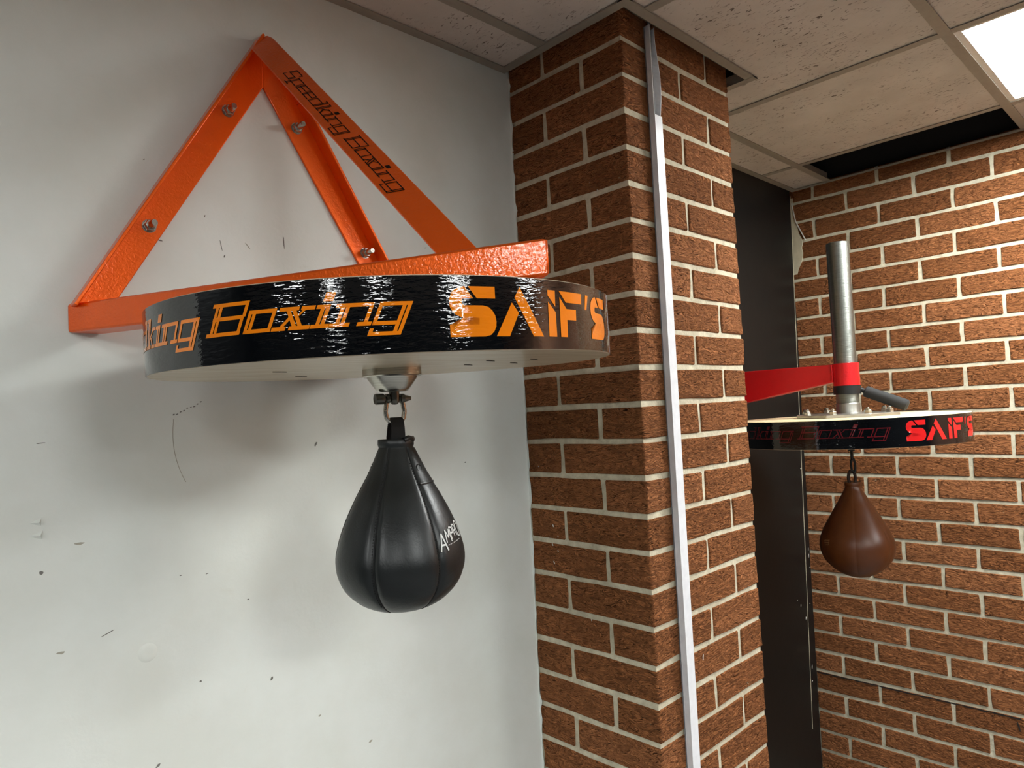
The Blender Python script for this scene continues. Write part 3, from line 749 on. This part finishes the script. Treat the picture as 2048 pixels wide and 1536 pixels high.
# AMPRO print, brush letters
def stroke(pl, w):
    out = []
    for (x0, y0), (x1, y1) in zip(pl, pl[1:]):
        d = Vector((x1-x0, y1-y0)).normalized(); n = Vector((-d.y, d.x))*w/2; e = d*w*.25
        out.append([(x0-e.x+n.x, y0-e.y+n.y), (x0-e.x-n.x, y0-e.y-n.y), (x1+e.x-n.x, y1+e.y-n.y), (x1+e.x+n.x, y1+e.y+n.y)])
    return out
LT = [('A', 0, 20, [[(0, 0), (5.5, 1), (10.5, 0)][:0] or [(0, 0), (4.5, 1)]], 12)]
AM = {'A': [[(0, 0), (.45, 1), (1, 0)], [(.17, .34), (.8, .34)]], 'M': [[(0, 0), (.12, 1), (.5, .35), (.88, 1), (1, 0)]], 'P': [[(.1, 0), (.1, 1), (.7, .95), (.9, .75), (.7, .52), (.1, .48)]],
      'R': [[(.1, 0), (.1, 1), (.7, .95), (.9, .75), (.7, .52), (.1, .48)], [(.4, .5), (1, 0)]], 'O': [[(.3, 0), (.05, .3), (.05, .7), (.3, 1), (.7, 1), (.95, .7), (.95, .3), (.7, 0), (.3, 0)]]}
polys = []; x = 0; base = 0
for i, (ch, wd, hh, b0) in enumerate([('A', 13, 21, 0), ('M', 11, 15, 9.5), ('P', 8.5, 14.5, 12), ('R', 10, 14.5, 14), ('O', 13, 19, 12)]):
    for pl in AM[ch]: polys += stroke([(x+px*wd, b0+py*hh) for px, py in pl], 2.0 if ch != 'A' else 2.4)
    x += wd+.9
for i in range(8): polys += stroke([(15+i*4.4, 5.5+.4*i), (17.2+i*4.4, 5.9+.4*i)], 1.0)
bm = flat_polys(polys)
for k in range(30):
    bmesh.ops.bisect_plane(bm, geom=bm.verts[:]+bm.edges[:]+bm.faces[:], plane_co=(k*2.4, 0, 0), plane_no=(1, 0, 0))
TA = math.radians(A0+24+37.0); TZ = -.1425
for v in bm.verts:
    z = TZ+v.co.y/1000; a = TA+v.co.x/1000/.086; r = prof_at(P1, z)+.0009; v.co = Vector((BX+r*math.cos(a), BY+r*math.sin(a), ZT1+z))
finish('lettering', bm, 'white_print', bag, keep=True)

# ------------------------------------------------------------------ second platform on the black wall, red arm
D2 = Vector((2.055, .772, -.063)); AX2 = Vector((0, .008, 1)).normalized(); T2 = .0735
p2 = thing('adjustable_speed_bag_platform', (2.055, WY, -.02), 'red armed platform with steel pipe and black rimmed board lettered in red', 'boxing platform')
PXc, PYc = 2.062, .768
finish('pipe', lathe([(0, -.058), (.0300, -.058), (.0300, .4335), (.0285, .435), (.026, .435), (.026, .42), (0, .42)], (PXc, PYc, 0), (0, 0, 1), 48), 'pipe', p2, smooth=30)
bm = hexa([(PXc-.022, WY, -.026), (PXc+.022, WY, -.026), (PXc+.022, PYc+.028, .036), (PXc-.022, PYc+.028, .036)],
          [(PXc-.022, WY, .087), (PXc+.022, WY, .087), (PXc+.022, PYc+.028, .087), (PXc-.022, PYc+.028, .087)])
a_ = finish('arm', bm, 'red', p2, bevel=.003, seg=3)
finish('wall_plate', nbox((PXc-.06, WY-.007, -.12), (PXc+.06, WY-.0005, .18)), 'red', p2, bevel=.002)
finish('collar', lathe([(.0302, .025), (.0350, .025), (.0350, .088), (.0302, .088)], (PXc, PYc, 0), (0, 0, 1), 48, closed=False), 'red', p2, smooth=30)
bm = tube([(PXc-.022, PYc+.031, .037), (PXc-.0225, PYc+.030, .060), (PXc-.022, PYc+.031, .086)], .0035, 8); finish('weld', bm, 'red', a_, smooth=60)
finish('clamp_ring', lathe([(.0302, .000), (.0362, .000), (.0362, .024), (.0302, .024)], (PXc, PYc, 0), (0, 0, 1), 48, closed=False), 'blacksteel', p2, smooth=30)
h0 = Vector((PXc+.030, PYc-.020, .014)); h1 = Vector((2.112, .628, -.040)); hd = (h1-h0).normalized()
hl = finish('handle', rod(h0, h0+hd*.04, .007), 'blacksteel', p2, smooth=30)
finish('grip', lathe([(.0125, .0), (.0160, .003), (.0160, (h1-h0).length-.022), (.011, (h1-h0).length-.018), (0, (h1-h0).length-.018)], h0+hd*.018, hd, 24), 'grip', hl, smooth=35)
mp_ = finish('mounting_plate', lathe([(.140, 0), (.140, .0085)], (D2.x, D2.y, D2.z+.0004), (0, 0, 1), 8), 'zinc', p2, bevel=.001)
finish('pipe_foot', lathe([(.0300, .0), (.040, .006), (.033, .010), (.0318, .014), (.0318, .036), (.030, .038)], (PXc, PYc, D2.z), (0, 0, 1), 40, closed=False), 'zinc', p2, smooth=30)
for i in range(8):
    a = math.radians(45*i+4); c = Vector((D2.x+.116*math.cos(a), D2.y+.112*math.sin(a), D2.z+.0088))
    bm = lathe([(.0098, 0), (.0098, .0085), (.0082, .0100)], c, (0, 0, 1), 6); lathe([(.0058, .0100), (.0058, .015), (.004, .0168), (0, .0168)], c, (0, 0, 1), 12, bm)
    finish('bolt', bm, 'steel', p2, smooth=30)
disc2 = finish('disc', lathe([(0, -T2), (RAD-.0022, -T2), (RAD-.0015, -T2+.0008), (RAD-.0015, -.001), (RAD-.0025, 0), (0, 0)], D2, AX2, 128), 'beech2', p2, smooth=30)
rim(D2, AX2, RAD, -T2+.0008, -.0008, 'rim_band', 'band', disc2)
wrap(speedking(2.3, 2.8), D2, AX2, RAD+.0005, -T2, -113, 'lettering', 'dark_red_print', disc2)
wrap(SAIFS, D2, AX2, RAD+.0005, -T2, -113, 'lettering', 'red_print', disc2)
zb = D2.z-T2; hx, hy = D2.x+.018, D2.y
bm = lathe([(.020, .001), (.020, -.006), (.010, -.010), (0, -.010)], (hx, hy, zb), (0, 0, 1), 24)
rod((hx, hy, zb-.008), (hx, hy, zb-.026), .0095, 12, bm); rod((hx-.016, hy+.012, zb-.014), (hx+.012, hy-.010, zb-.014), .004, 10, bm)
finish('swivel', bm, 'blacksteel', p2, smooth=30)
e_r = Vector((cy, -sy, 0))
lk = lambda c, rx, rz, ax: [Vector(c)+ax*(rx*math.cos(i*math.pi/8))+Vector((0, 0, rz*math.sin(i*math.pi/8))) for i in range(16)]
finish('chain_link', tube(lk((hx+.002, hy, zb-.034), .0065, .0165, Vector((sy, cy, 0))*.8+e_r*.5), .0036, 8, closed=True), 'blacksteel', p2, smooth=60)
finish('chain_link', tube(lk((hx+.006, hy, zb-.068), .0065, .0205, e_r*.5-Vector((sy, cy, 0))*.8), .0036, 8, closed=True), 'blacksteel', p2, smooth=60)

# ------------------------------------------------------------------ brown speed bag
B2X, B2Y, ZT2 = 2.083, .778, -.2535
bag2 = thing('speed_bag', (B2X, B2Y, -.52), 'smooth brown leather speed bag hanging in front of the brick wall', 'speed bag')
PR2 = [(0, 78), (40, 80), (70, 88), (100, 105), (190, 150), (270, 198), (340, 237), (490, 318), (590, 360), (670, 374), (740, 368), (840, 328), (940, 232), (990, 150), (1012, 90), (1022, 45), (1026, 0)]
P2_ = smooth_prof(PR2, .0002617)
A2 = math.degrees(math.atan2(-B2Y, -B2X))-62
for s in range(6): finish('panel', gore(P2_, B2X, B2Y, ZT2, A2+60*s, 60, .012, pw=14), 'brown', bag2, smooth=80)
finish('collar', lathe([(.0212, .002), (.0222, .0), (.0222, -.008), (.0208, -.010)], (B2X, B2Y, ZT2), (0, 0, 1), 36, closed=False), 'brown', bag2, smooth=60)
finish('collar_cap', lathe([(.0212, .001), (0, .001)], (B2X, B2Y, ZT2), (0, 0, 1), 36, closed=False), 'brown', bag2)
finish('hanging_loop', tube(lk((B2X-.003, B2Y, ZT2+.013), .0100, .022, e_r), .0044, 10, closed=True), 'loop', bag2, smooth=60)
polys = stroke([(0, 8), (7, 10), (13, 10.5), (19, 12)], 1.6)+stroke([(3, 3), (8, 5), (14, 5), (18, 7)], 1.5)+stroke([(7, -2), (11, 0), (16, 0), (18, 2)], 1.4)+stroke([(18, 12), (17, 2)], 1.2)
bm = flat_polys(polys)
for v in bm.verts:
    z = -.168+v.co.y/1000*1.15; a = math.radians(A2+62-60)+v.co.x/1000/.095*1.15; r = prof_at(P2_, z)+.0006; v.co = Vector((B2X+r*math.cos(a), B2Y+r*math.sin(a), ZT2+z))
finish('emblem', bm, 'tan_print', bag2, keep=True)

# ------------------------------------------------------------------ lift everything to eye height
for o in S.objects:
    if o.parent is None and o is not cam: o.location.z += EYE
